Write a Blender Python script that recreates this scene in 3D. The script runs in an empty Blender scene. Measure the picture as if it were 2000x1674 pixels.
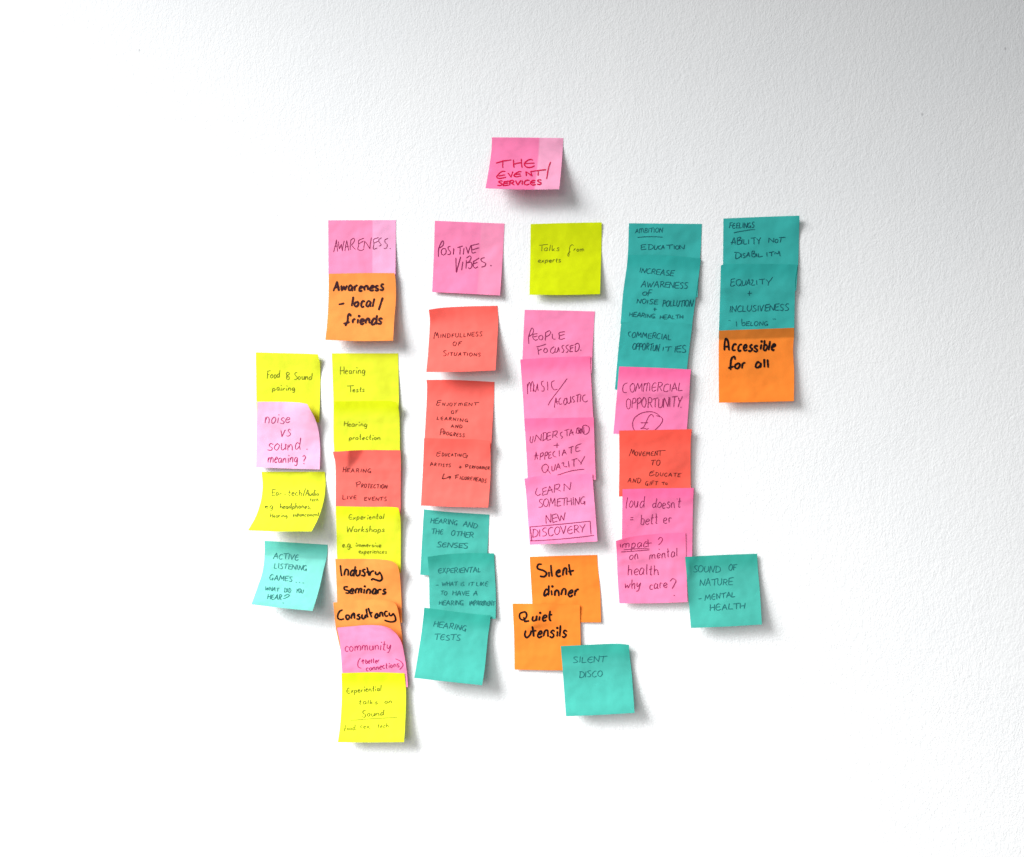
import bpy, math, random
import numpy as np

# ------------------------------------------------------------------ camera
SC = bpy.context.scene
COL = SC.collection
F = 1667.0                     # focal length in photo pixels (2000 px wide)
TH = math.radians(9.0)         # the camera looks a little to the left of square-on
D = 0.90                       # metres from the wall
CAM = np.array([D * math.tan(TH), -D, 0.0])
cam = bpy.data.cameras.new('camera')
cam.sensor_width = 36.0
cam.lens = F / 2000.0 * 36.0
cam.clip_start = 0.02
cam.clip_end = 50
camo = bpy.data.objects.new('camera', cam)
COL.objects.link(camo)
camo.location = CAM
camo.rotation_euler = (math.pi / 2, 0, TH)
SC.camera = camo

# ------------------------------------------------------------------ world
w = bpy.data.worlds.new('World')
SC.world = w
w.use_nodes = True
w.node_tree.nodes['Background'].inputs[0].default_value = (0.97, 0.985, 1.0, 1)
w.node_tree.nodes['Background'].inputs[1].default_value = 0.24
SC.view_settings.view_transform = 'Standard'
SC.view_settings.look = 'None'
SC.view_settings.exposure = 0.02
SC.view_settings.gamma = 1
SC.view_settings.use_curve_mapping = False

# ------------------------------------------------------------------ lamps
def area(name, pos, aim, sx, sy, power, col):
    l = bpy.data.lights.new(name, 'AREA')
    l.shape = 'RECTANGLE'
    l.size = sx
    l.size_y = sy
    l.energy = power
    l.color = col
    o = bpy.data.objects.new(name, l)
    COL.objects.link(o)
    p = np.array(pos, float)
    d = np.array(aim, float) - p
    from mathutils import Vector
    o.location = pos
    o.rotation_euler = Vector(d).to_track_quat('-Z', 'Y').to_euler()
    return o
key = area('window_light', (-2.00, -1.60, 1.20), (-0.22, 0, -1.05), 1.6, 1.5, 42, (0.975, 0.99, 1.0))
key.data.spread = math.radians(70)      # beam narrowed to keep the upper right of the wall dimmer
# added fill spot without a real source, brightens the lower wall
sl = bpy.data.lights.new('fill_spot', 'SPOT')
sl.energy = 75
sl.spot_size = math.radians(60)
sl.spot_blend = 1.0
sl.shadow_soft_size = 0.6
sl.color = (1.0, 0.99, 0.97)
so = bpy.data.objects.new('fill_spot', sl)
COL.objects.link(so)
so.location = (-0.3, -1.7, 0.0)
from mathutils import Vector
so.rotation_euler = (Vector((0.27, 0, -0.6)) - Vector((-0.3, -1.7, 0.0))).to_track_quat('-Z', 'Y').to_euler()

# ------------------------------------------------------------------ helpers
def rays(px, py):
    X = (np.asarray(px, float) - 1000.0) / F
    Y = -(np.asarray(py, float) - 837.0) / F
    return np.stack([X * math.cos(TH) - math.sin(TH), X * math.sin(TH) + math.cos(TH), Y], -1)

def on_wall(px, py, h):
    """the point that stands h metres in front of the wall (plane y = 0)"""
    d = rays(px, py)
    t = (-np.asarray(h, float) - CAM[1]) / d[..., 1]
    return CAM + d * t[..., None]

def link_mesh(name, verts, faces, mat, parent=None, smooth=True, uvs=None):
    me = bpy.data.meshes.new(name)
    me.from_pydata([tuple(v) for v in verts], [], faces)
    if uvs is not None:
        ul = me.uv_layers.new(name='UVMap')
        for li, lp in enumerate(me.loops):
            ul.data[li].uv = uvs[lp.vertex_index]
    if smooth:
        me.polygons.foreach_set('use_smooth', [True] * len(me.polygons))
    me.materials.append(mat)
    me.update()
    o = bpy.data.objects.new(name, me)
    COL.objects.link(o)
    if parent is not None:
        o.parent = parent
    return o

def new_mat(name):
    m = bpy.data.materials.new(name)
    m.use_nodes = True
    nt = m.node_tree
    return m, nt, nt.nodes['Principled BSDF'], nt.nodes['Material Output']

# ------------------------------------------------------------------ wall
def wall_material():
    m, nt, b, out = new_mat('white_painted_plaster')
    N = nt.nodes.new
    L = nt.links.new
    b.inputs['Roughness'].default_value = 0.75
    b.inputs['Specular IOR Level'].default_value = 0.2
    tc = N('ShaderNodeTexCoord')
    # slightly warped, upright roller stipple
    wp = N('ShaderNodeTexNoise'); wp.inputs['Scale'].default_value = 14; wp.inputs['Detail'].default_value = 1
    L(tc.outputs['Object'], wp.inputs['Vector'])
    mx = N('ShaderNodeVectorMath'); mx.operation = 'MULTIPLY_ADD'
    mx.inputs[1].default_value = (0.02, 0.02, 0.02)
    L(wp.outputs['Color'], mx.inputs[0]); L(tc.outputs['Object'], mx.inputs[2])
    mp = N('ShaderNodeMapping'); mp.inputs['Scale'].default_value = (1.0, 1.0, 0.66)
    L(mx.outputs[0], mp.inputs['Vector'])
    n1 = N('ShaderNodeTexNoise'); n1.inputs['Scale'].default_value = 600; n1.inputs['Detail'].default_value = 3
    n1.inputs['Roughness'].default_value = 0.55
    n2 = N('ShaderNodeTexNoise'); n2.inputs['Scale'].default_value = 210; n2.inputs['Detail'].default_value = 2
    n3 = N('ShaderNodeTexNoise'); n3.inputs['Scale'].default_value = 22; n3.inputs['Detail'].default_value = 2
    for n in (n1, n2):
        L(mp.outputs[0], n.inputs['Vector'])
    L(tc.outputs['Object'], n3.inputs['Vector'])
    b1 = N('ShaderNodeBump'); b1.inputs['Distance'].default_value = 0.0009; b1.inputs['Strength'].default_value = 0.5
    b2 = N('ShaderNodeBump'); b2.inputs['Distance'].default_value = 0.0012; b2.inputs['Strength'].default_value = 0.3
    b3 = N('ShaderNodeBump'); b3.inputs['Distance'].default_value = 0.003; b3.inputs['Strength'].default_value = 0.15
    L(n1.outputs['Fac'], b1.inputs['Height']); L(n2.outputs['Fac'], b2.inputs['Height']); L(n3.outputs['Fac'], b3.inputs['Height'])
    L(b3.outputs[0], b2.inputs['Normal']); L(b2.outputs[0], b1.inputs['Normal']); L(b1.outputs[0], b.inputs['Normal'])
    # barely uneven paint
    cr = N('ShaderNodeValToRGB')
    cr.color_ramp.elements[0].position = 0.3; cr.color_ramp.elements[0].color = (0.785, 0.79, 0.795, 1)
    cr.color_ramp.elements[1].position = 0.7; cr.color_ramp.elements[1].color = (0.81, 0.81, 0.81, 1)
    n4 = N('ShaderNodeTexNoise'); n4.inputs['Scale'].default_value = 6; n4.inputs['Detail'].default_value = 5
    L(tc.outputs['Object'], n4.inputs['Vector']); L(n4.outputs['Fac'], cr.inputs[0])
    # sparse tiny dark pits and scuffs
    vo = N('ShaderNodeTexVoronoi'); vo.inputs['Scale'].default_value = 26; vo.inputs['Randomness'].default_value = 1
    L(mp.outputs[0], vo.inputs['Vector'])
    pr = N('ShaderNodeValToRGB')
    pr.color_ramp.elements[0].position = 0.022; pr.color_ramp.elements[0].color = (1, 1, 1, 1)
    pr.color_ramp.elements[1].position = 0.04; pr.color_ramp.elements[1].color = (0, 0, 0, 1)
    L(vo.outputs['Distance'], pr.inputs[0])
    sel = N('ShaderNodeMath'); sel.operation = 'GREATER_THAN'; sel.inputs[1].default_value = 0.90
    sx = N('ShaderNodeSeparateColor'); L(vo.outputs['Color'], sx.inputs[0]); L(sx.outputs[0], sel.inputs[0])
    ml = N('ShaderNodeMath'); ml.operation = 'MULTIPLY'; L(sel.outputs[0], ml.inputs[0]); L(pr.outputs[0], ml.inputs[1])
    ms = N('ShaderNodeMath'); ms.operation = 'MULTIPLY'; ms.inputs[1].default_value = 0.5; L(ml.outputs[0], ms.inputs[0])
    mc = N('ShaderNodeMix'); mc.data_type = 'RGBA'
    L(ms.outputs[0], mc.inputs[0]); L(cr.outputs[0], mc.inputs[6]); mc.inputs[7].default_value = (0.3, 0.3, 0.31, 1)
    L(mc.outputs[2], b.inputs['Base Color'])
    return m

def make_wall():
    x0, x1, z0, z1, t = -2.2, 2.2, -1.7, 1.7, 0.12
    v = [(x0, 0, z0), (x1, 0, z0), (x1, 0, z1), (x0, 0, z1), (x0, t, z0), (x1, t, z0), (x1, t, z1), (x0, t, z1)]
    f = [(0, 1, 2, 3), (5, 4, 7, 6), (4, 0, 3, 7), (1, 5, 6, 2), (3, 2, 6, 7), (4, 5, 1, 0)]
    o = link_mesh('wall', v, f, wall_material(), smooth=False)
    o['kind'] = 'structure'
    o['label'] = 'rough white painted plaster wall behind the notes'
    return o
make_wall()

# ------------------------------------------------------------------ paper
PAPER = {
    'hot':    (0.970, 0.248, 0.4869),
    'pink':   (0.970, 0.280, 0.5082),
    'lilac':  (0.970, 0.321, 0.5511),
    'coral':  (0.970, 0.190, 0.1562),
    'red':    (0.970, 0.141, 0.0984),
    'orange': (0.970, 0.284, 0.0364),
    'amber':  (0.970, 0.358, 0.0813),
    'lime':   (0.704, 0.792, 0.0021),
    'yellow': (0.798, 0.845, 0.0342),
    'teal':   (0.048, 0.465, 0.4280),
    'mint':   (0.078, 0.492, 0.4120),
    'aqua':   (0.221, 0.663, 0.5885),
}
def paper_material(col, seed, strip=None, band=None, gum=0.0):
    """matt fluorescent paper; strip = (u, colour) faded part, band = (v, factor) gummed part"""
    m, nt, b, out = new_mat('sticky_note_paper')
    N = nt.nodes.new
    L = nt.links.new
    b.inputs['Roughness'].default_value = 0.85
    b.inputs['Specular IOR Level'].default_value = 0.15
    uv = N('ShaderNodeUVMap'); uv.uv_map = 'UVMap'
    sp = N('ShaderNodeSeparateXYZ'); L(uv.outputs[0], sp.inputs[0])
    mp = N('ShaderNodeMapping'); mp.inputs['Location'].default_value = (seed * 3.1, seed * 1.7, 0)
    L(uv.outputs[0], mp.inputs['Vector'])
    nz = N('ShaderNodeTexNoise'); nz.inputs['Scale'].default_value = 3.5; nz.inputs['Detail'].default_value = 4
    L(mp.outputs[0], nz.inputs['Vector'])
    mr = N('ShaderNodeMapRange'); mr.inputs['From Min'].default_value = 0.3; mr.inputs['From Max'].default_value = 0.7
    mr.inputs['To Min'].default_value = 0.94; mr.inputs['To Max'].default_value = 1.05
    L(nz.outputs['Fac'], mr.inputs['Value'])
    cur = N('ShaderNodeRGB'); cur.outputs[0].default_value = (*col, 1)
    cur = cur.outputs[0]
    if strip:
        g = N('ShaderNodeMapRange'); g.inputs['From Min'].default_value = strip[0] - 0.012; g.inputs['From Max'].default_value = strip[0] + 0.012
        L(sp.outputs[0], g.inputs['Value'])
        mc = N('ShaderNodeMix'); mc.data_type = 'RGBA'
        L(g.outputs[0], mc.inputs[0]); L(cur, mc.inputs[6]); mc.inputs[7].default_value = (*strip[1], 1)
        cur = mc.outputs[2]
    vm = N('ShaderNodeVectorMath'); vm.operation = 'SCALE'
    L(cur, vm.inputs[0]); L(mr.outputs[0], vm.inputs['Scale'])
    cur = vm.outputs[0]
    if band:
        g = N('ShaderNodeMapRange'); g.inputs['From Min'].default_value = band[0] - 0.015; g.inputs['From Max'].default_value = band[0] + 0.015
        g.inputs['To Min'].default_value = band[1]; g.inputs['To Max'].default_value = 1.0
        L(sp.outputs[1], g.inputs['Value'])
        v2 = N('ShaderNodeVectorMath'); v2.operation = 'SCALE'
        L(cur, v2.inputs[0]); L(g.outputs[0], v2.inputs['Scale'])
        cur = v2.outputs[0]
    if gum:
        # the thin sheet is glued flat along its top: deeper as two sheets in contact, with shade painted in
        g = N('ShaderNodeMapRange'); g.interpolation_type = 'SMOOTHSTEP'
        g.inputs['From Min'].default_value = 0.06; g.inputs['From Max'].default_value = 0.30
        g.inputs['To Min'].default_value = 1.0; g.inputs['To Max'].default_value = 0.0
        L(sp.outputs[1], g.inputs['Value'])
        deep = tuple(c * max(c, 0.03) ** gum for c in col)
        m3 = N('ShaderNodeMix'); m3.data_type = 'RGBA'
        L(g.outputs[0], m3.inputs[0]); L(cur, m3.inputs[6]); m3.inputs[7].default_value = (*deep, 1)
        cur = m3.outputs[2]
    L(cur, b.inputs['Base Color'])
    fb = N('ShaderNodeTexNoise'); fb.inputs['Scale'].default_value = 60; fb.inputs['Detail'].default_value = 3
    L(mp.outputs[0], fb.inputs['Vector'])
    wv = N('ShaderNodeTexNoise'); wv.inputs['Scale'].default_value = 2.2; wv.inputs['Detail'].default_value = 2
    L(mp.outputs[0], wv.inputs['Vector'])
    b0 = N('ShaderNodeBump'); b0.inputs['Distance'].default_value = 0.006; b0.inputs['Strength'].default_value = 0.6
    L(wv.outputs['Fac'], b0.inputs['Height'])
    b1 = N('ShaderNodeBump'); b1.inputs['Distance'].default_value = 0.0002; b1.inputs['Strength'].default_value = 0.25
    L(fb.outputs['Fac'], b1.inputs['Height']); L(b0.outputs[0], b1.inputs['Normal'])
    L(b1.outputs[0], b.inputs['Normal'])
    tr = N('ShaderNodeBsdfTranslucent'); L(cur, tr.inputs['Color'])
    ms = N('ShaderNodeMixShader'); ms.inputs[0].default_value = 0.27
    L(b.outputs[0], ms.inputs[1]); L(tr.outputs[0], ms.inputs[2])
    L(ms.outputs[0], out.inputs['Surface'])
    return m

INKS = {}
def ink(col):
    if col not in INKS:
        m, nt, b, out = new_mat('ink')
        c = [((x / 255.0) / 12.92 if x / 255.0 <= 0.04045 else ((x / 255.0 + 0.055) / 1.055) ** 2.4) for x in col]
        b.inputs['Base Color'].default_value = (*c, 1)
        b.inputs['Roughness'].default_value = 0.7
        b.inputs['Specular IOR Level'].default_value = 0.15
        INKS[col] = m
    return INKS[col]

# height (metres in front of the wall) of the topmost paper at every photo pixel of the wall
HM = np.zeros((1700, 2020))

def resample(pts, n):
    """points on a smooth curve through pts, evenly spaced along it; a '|' free list of (x, y)"""
    p = np.array(pts, float)
    if len(p) > 2:
        q = np.vstack([2 * p[0] - p[1], p, 2 * p[-1] - p[-2]])
        out = []
        for i in range(1, len(q) - 2):
            d = [max(np.linalg.norm(q[j + 1] - q[j]), 1e-6) ** 0.5 for j in (i - 1, i, i + 1)]
            t0, t1, t2, t3 = 0, d[0], d[0] + d[1], d[0] + d[1] + d[2]
            for t in np.linspace(t1, t2, 12, endpoint=False):
                a1 = (t1 - t) / (t1 - t0) * q[i - 1] + (t - t0) / (t1 - t0) * q[i]
                a2 = (t2 - t) / (t2 - t1) * q[i] + (t - t1) / (t2 - t1) * q[i + 1]
                a3 = (t3 - t) / (t3 - t2) * q[i + 1] + (t - t2) / (t3 - t2) * q[i + 2]
                b1 = (t2 - t) / (t2 - t0) * a1 + (t - t0) / (t2 - t0) * a2
                b2 = (t3 - t) / (t3 - t1) * a2 + (t - t1) / (t3 - t1) * a3
                out.append((t2 - t) / (t2 - t1) * b1 + (t - t1) / (t2 - t1) * b2)
        out.append(p[-1])
        p = np.array(out)
    s = np.concatenate([[0], np.cumsum(np.linalg.norm(np.diff(p, axis=0), axis=1))])
    if n is None:
        n = max(2, int(s[-1] / 1.2) + 1)
    u = np.linspace(0, s[-1], n)
    return np.stack([np.interp(u, s, p[:, 0]), np.interp(u, s, p[:, 1])], -1)

def coons(top, right, bottom, left, nu, nv):
    u = np.linspace(0, 1, nu)[None, :, None]
    v = np.linspace(0, 1, nv)[:, None, None]
    T = resample(top, nu)[None]; B = resample(bottom, nu)[None]
    Lf = resample(left, nv)[:, None]; R = resample(right, nv)[:, None]
    P00, P10, P01, P11 = T[0, 0], T[0, -1], B[0, 0], B[0, -1]
    return ((1 - v) * T + v * B + (1 - u) * Lf + u * R
            - ((1 - u) * (1 - v) * P00 + u * (1 - v) * P10 + (1 - u) * v * P01 + u * v * P11))

def bilin(A, px, py):
    px = np.clip(px, 0, A.shape[1] - 2.001); py = np.clip(py, 0, A.shape[0] - 2.001)
    i = py.astype(int); j = px.astype(int); a = py - i; b = px - j
    return (A[i, j] * (1 - a) * (1 - b) + A[i + 1, j] * a * (1 - b) + A[i, j + 1] * (1 - a) * b + A[i + 1, j + 1] * a * b)

NU = 33
DEBUG = False
MM = 0.001
class Note:
    pass

def sticky_note(label, paper, top, right, bottom, left, lift=8, v0=0.18, curls=(), wave=0.9,
                strip=None, band=None, gum=0.0, crease=None, fold=0, seed=0, power=1.5, level=False):
    """edges are drawn clockwise-free: top L->R, right T->B, bottom L->R, left T->B (photo pixels)"""
    rnd = np.random.RandomState(seed + 11)
    P = coons(top, right, bottom, left, NU, NU)
    u = np.linspace(0, 1, NU)[None, :] * np.ones((NU, 1))
    v = np.linspace(0, 1, NU)[:, None] * np.ones((1, NU))
    under = np.max([bilin(HM, P[..., 0] + dx, P[..., 1] + dy) for dx in (-4, -2, 0, 2, 4) for dy in (-4, -2, 0, 2, 4)], axis=0)
    # the gummed top edge sits on whatever is there
    k = max(2, int(NU * 0.1))
    prof = np.sort(under[1:k + 2], axis=0)[-1]
    cf = np.polyfit(u[0], prof, 1)
    base = np.maximum(np.polyval(cf, u), 0) + 0.35 * MM
    if level:
        base = np.full_like(base, base.max())
    t_ = np.clip((v - 0.12) / 0.75, 0, 1)
    base = 0.35 * MM + (base - 0.35 * MM) * (1 - 0.55 * t_ * t_ * (3 - 2 * t_))
    s = np.clip((v - v0) / (1 - v0), 0, 1)
    h = lift * MM * s ** power
    # a slow warp of the free part of the sheet
    ph = rnd.rand(3) * 6.28
    h = h + wave * MM * s * (np.sin(u * 3.0 + ph[0]) + 0.6 * np.sin(v * 4.5 + u * 2 + ph[1]))
    for (cu, cv, amt, rad) in curls:
        dd = np.hypot(u - cu, (v - cv) * 1.0)
        h = h + amt * MM * np.clip(1 - dd / rad, 0, 1) ** 1.8
    if crease:
        (ax, ay), (bx, by), amt, wid = crease
        t = np.clip(((u - ax) * (bx - ax) + (v - ay) * (by - ay)) / ((bx - ax) ** 2 + (by - ay) ** 2), 0, 1)
        dd = np.hypot(u - ax - t * (bx - ax), v - ay - t * (by - ay))
        h = h + amt * MM * np.clip(1 - dd / (wid * (1.15 - t)), 0, 1) * (1 - 0.8 * t)
    h = base + np.maximum(h, 0)
    floor_ = np.maximum(under, 0) + 0.35 * MM
    h = np.maximum(h, floor_)
    for _ in range(22):
        q = np.pad(h, 1, mode='edge')
        h2 = (q[:-2, 1:-1] + q[2:, 1:-1] + q[1:-1, :-2] + q[1:-1, 2:] + 4 * h) / 8
        h = np.maximum(h * 0.0 + h2, floor_)
    if fold:                       # a pinched pleat that starts at the upper left corner
        q = np.clip(v / 0.32, 0, 1)
        rd, rt = 0.23 - 0.07 * q, 0.46 - 0.29 * q
        tri = np.where(u < rd, np.clip((u + 0.08) / (rd + 0.08), 0, 1), np.clip((rt - u) / np.maximum(rt - rd, 0.02), 0, 1))
        h = h + fold * MM * (1 - q) * tri
    # mesh: a front sheet, a back sheet and the cut edges
    W = on_wall(P[..., 0], P[..., 1], h)
    G = np.stack(np.gradient(W, axis=1), 0), np.stack(np.gradient(W, axis=0), 0)
    nrm = np.cross(G[1], G[0]); nrm /= np.linalg.norm(nrm, axis=-1, keepdims=True)
    nrm = np.where(nrm[..., 1:2] > 0, -nrm, nrm)
    back = W - nrm * 0.00012
    org = W[0, NU // 2].copy()
    n = NU * NU
    verts = np.vstack([(W - org).reshape(-1, 3), (back - org).reshape(-1, 3)])
    uv = np.stack([u.ravel(), v.ravel()], -1)
    uvs = [tuple(x) for x in np.vstack([uv, uv])]
    faces = []
    for i in range(NU - 1):
        for j in range(NU - 1):
            a = i * NU + j
            faces.append((a, a + NU, a + NU + 1, a + 1))
            faces.append((n + a, n + a + 1, n + a + NU + 1, n + a + NU))
    ring = [j for j in range(NU)] + [i * NU + NU - 1 for i in range(1, NU)] + \
           [(NU - 1) * NU + j for j in range(NU - 2, -1, -1)] + [i * NU for i in range(NU - 2, 0, -1)]
    rv = np.vstack([verts[ring], verts[[n + a for a in ring]]])
    m2 = len(ring)
    verts = np.vstack([verts, rv])
    uvs += [uvs[a] for a in ring] * 2
    for q in range(m2):
        a, b = 2 * n + q, 2 * n + (q + 1) % m2
        faces.append((a, b, b + m2, a + m2))
    col = PAPER[paper] if isinstance(paper, str) else paper
    o = link_mesh('sticky_note', verts, faces, paper_material(col, seed, strip, band, gum), uvs=uvs)
    o.location = org
    o['label'] = label
    o['category'] = 'sticky note'
    o['group'] = 'sticky notes on the wall'
    # this sheet becomes the ground for the next ones
    M = 420
    uu = np.linspace(0, NU - 1.0001, M)
    I = uu.astype(int); A = uu - I
    def up(Z):
        r = Z[I] * (1 - A)[:, None] + Z[I + 1] * A[:, None]
        return r[:, I] * (1 - A)[None] + r[:, I + 1] * A[None]
    px, py, hh = up(P[..., 0]), up(P[..., 1]), up(h)
    ix = np.clip(np.rint(px).astype(int), 0, HM.shape[1] - 1)
    iy = np.clip(np.rint(py).astype(int), 0, HM.shape[0] - 1)
    own = np.full(HM.shape, np.nan)
    own[iy, ix] = hh
    HM[iy, ix] = np.maximum(hh, 0)
    if DEBUG: print('H', label[:50], 'base %.1f' % (base.mean() * 1e3), 'bottom %.1f %.1f' % (h[-1, 2] * 1e3, h[-1, -3] * 1e3))
    r = Note()
    r.o, r.org, r.own, r.k = o, org, own, 0
    y0, y1, x0, x1 = iy.min(), iy.max(), ix.min(), ix.max()
    r.box = (y0, y1, x0, x1)
    # fill a border so that pen strokes running to the edge keep a height
    sub = own[max(y0 - 6, 0):y1 + 7, max(x0 - 6, 0):x1 + 7]
    for _ in range(8):
        nan = np.isnan(sub)
        q = np.pad(sub, 1, constant_values=np.nan)
        st = np.stack([q[:-2, 1:-1], q[2:, 1:-1], q[1:-1, :-2], q[1:-1, 2:]])
        cnt = (~np.isnan(st)).sum(0)
        mean = np.where(cnt > 0, np.nansum(st, 0) / np.maximum(cnt, 1), np.nan)
        sub[nan] = mean[nan]
    r.own = own
    return r

# ------------------------------------------------------------------ handwriting
# every glyph: (advance, strokes); 'c' smooth, 'l' straight; baseline 0, cap height 1
GL = {
 'A': (.7, 'l 0,-.06 .36,1.02 .68,-.02;l .06,.34 .64,.42'),
 'B': (.56, 'l .05,-.02 .1,1;c .02,.96 .42,1 .48,.74 .1,.53;c .1,.53 .52,.45 .52,.14 .28,-.02 .0,.05'),
 'C': (.62, 'c .6,.86 .42,1 .14,.8 .03,.42 .16,.08 .4,-.01 .64,.16'),
 'D': (.66, 'l .08,0 .1,.98;c -.04,.96 .36,.95 .64,.62 .58,.2 .3,.0 .0,.03'),
 'E': (.54, 'l .62,1.02 .06,.92 .03,.02 .62,.06;l .05,.48 .54,.56'),
 'e1': (.6, 'c .58,.9 .34,.98 .08,.72 .04,.35 .18,.03 .4,.0 .6,.14;l .06,.48 .54,.54'),
 'F': (.54, 'l .07,-.04 .1,.95;l -.02,.92 .6,1.02;l .08,.5 .46,.55'),
 'G': (.66, 'c .58,.88 .36,1 .1,.72 .05,.3 .22,.02 .42,.06 .56,.34;l .36,.36 .62,.38 .58,-.14'),
 'H': (.6, 'l .03,0 .06,1;l .58,-.02 .56,1;l .02,.48 .6,.54'),
 'I': (.2, 'l .09,0 .11,1'),
 'J': (.5, 'c .42,1 .44,.3 .3,-.02 .04,.12'),
 'K': (.58, 'l .06,0 .08,1;l .52,.96 .1,.46 .56,0'),
 'L': (.52, 'l .08,1 .04,.02 .54,.06'),
 'M': (.84, 'l .0,-.06 .12,1 .38,.28 .66,.96 .8,-.02'),
 'm1': (.86, 'l .03,-.05 .05,.95;c .05,.7 .2,1 .34,.9 .38,.0;c .38,.65 .52,1 .7,.9 .78,.02'),
 'N': (.62, 'l .03,-.06 .07,.98 .54,.0 .66,1.06'),
 'O': (.64, 'c .34,1 .1,.82 .03,.4 .2,.02 .42,.02 .6,.4 .54,.84 .3,1 .2,.94'),
 'P': (.54, 'l .06,-.1 .1,1;c .0,.92 .36,1.04 .54,.8 .42,.52 .08,.44'),
 'Q': (.72, 'c .34,1 .08,.8 .03,.4 .22,.02 .46,.04 .62,.42 .54,.86 .3,1 .2,.94;l .36,.26 .76,-.14'),
 'R': (.6, 'l .06,-.02 .1,1;c .0,.93 .38,1.03 .52,.78 .4,.54 .1,.46;l .24,.48 .62,0'),
 'S': (.54, 'c .54,.94 .3,1 .08,.8 .2,.56 .44,.4 .52,.18 .32,-.01 .0,.06'),
 'T': (.62, 'l .33,-.04 .35,.95;l -.08,.9 .74,1.02'),
 'U': (.58, 'c .04,1 .03,.4 .14,.04 .36,.02 .52,.3 .56,1'),
 'V': (.58, 'l 0,1 .28,0 .6,1.02'),
 'W': (.9, 'l 0,1 .2,0 .42,.72 .62,0 .9,1.02'),
 'X': (.56, 'l .02,1 .54,0;l .52,1 .0,-.02'),
 'Y': (.58, 'l 0,1 .28,.5;l .6,1.04 .28,.5 .18,-.04'),
 'a': (.5, 'c .42,.52 .24,.6 .06,.38 .08,.06 .26,.03 .42,.3 .44,.55;c .44,.55 .43,.2 .46,.04 .54,.02'),
 'b': (.5, 'l .08,1 .07,.02;c .07,.25 .2,.58 .42,.5 .46,.2 .28,-.01 .07,.06'),
 'c': (.44, 'c .42,.5 .26,.6 .07,.4 .08,.1 .24,.0 .44,.1'),
 'd': (.52, 'c .43,.5 .24,.6 .06,.36 .1,.04 .28,.04 .43,.3;l .46,1.02 .44,.3 .48,.0'),
 'e': (.46, 'c .06,.28 .3,.34 .42,.44 .3,.6 .1,.46 .06,.18 .2,.0 .46,.1'),
 'f': (.42, 'c .44,.9 .32,1.04 .2,.8 .16,.3 .1,-.28;l .0,.34 .4,.46'),
 'g': (.5, 'c .42,.52 .22,.6 .06,.36 .1,.06 .28,.06 .42,.36 .44,.54;c .44,.54 .44,.0 .38,-.34 .2,-.38 .1,-.26'),
 'h': (.5, 'l .07,1 .06,.0;c .06,.3 .2,.56 .36,.54 .42,.3 .43,.0'),
 'i': (.2, 'l .1,.55 .11,.0;d .12,.84'),
 'k': (.46, 'l .07,1 .06,0;l .4,.56 .08,.26 .44,.0'),
 'l': (.2, 'l .1,1.0 .09,.0'),
 'm': (.76, 'l .06,.56 .06,.0;c .06,.3 .18,.58 .32,.54 .37,.3 .38,.0;c .38,.3 .5,.58 .64,.54 .69,.3 .71,.0'),
 'n': (.5, 'l .06,.56 .06,.0;c .06,.3 .2,.58 .36,.55 .42,.3 .44,.0'),
 'o': (.48, 'c .26,.58 .08,.44 .06,.16 .22,.0 .4,.14 .42,.42 .26,.58 .18,.54'),
 'p': (.5, 'l .08,.56 .04,-.4;c .07,.35 .24,.6 .42,.48 .42,.18 .24,.0 .07,.08'),
 'r': (.36, 'l .06,.56 .06,.0;c .06,.3 .18,.56 .38,.54'),
 's': (.42, 'c .4,.52 .22,.6 .08,.44 .2,.32 .38,.2 .32,.02 .16,-.01 .0,.06'),
 't': (.38, 'c .18,.95 .16,.3 .18,.04 .34,.02;l .0,.56 .36,.62'),
 'u': (.5, 'c .05,.56 .06,.14 .2,.0 .38,.16 .43,.56;l .43,.56 .46,.0'),
 'v': (.46, 'l .03,.56 .22,.0 .44,.58'),
 'w': (.68, 'l .03,.56 .17,.0 .33,.42 .48,.0 .66,.58'),
 'x': (.46, 'l .04,.55 .42,.0;l .42,.56 .0,-.02'),
 'y': (.48, 'c .05,.56 .08,.18 .24,.1 .4,.5;c .42,.56 .38,.0 .26,-.36 .04,-.34'),
 '-': (.4, 'l .04,.3 .36,.34'),
 '+': (.5, 'l .02,.38 .48,.42;l .26,.66 .24,.12'),
 '.': (.2, 'd .1,.03'),
 ',': (.2, 'l .12,.06 .05,-.14'),
 "'": (.14, 'l .08,1 .06,.86'),
 '/': (.4, 'l .4,1.05 .0,-.1'),
 '=': (.5, 'l .04,.46 .46,.5;l .04,.24 .46,.28'),
 ' ': (.34, ''),
}
WIDE = {}
def parse(s):
    out = []
    for part in s.split(';'):
        part = part.strip()
        if not part:
            continue
        k, *pp = part.split()
        out.append((k, [tuple(map(float, q.split(','))) for q in pp]))
    return out

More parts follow.
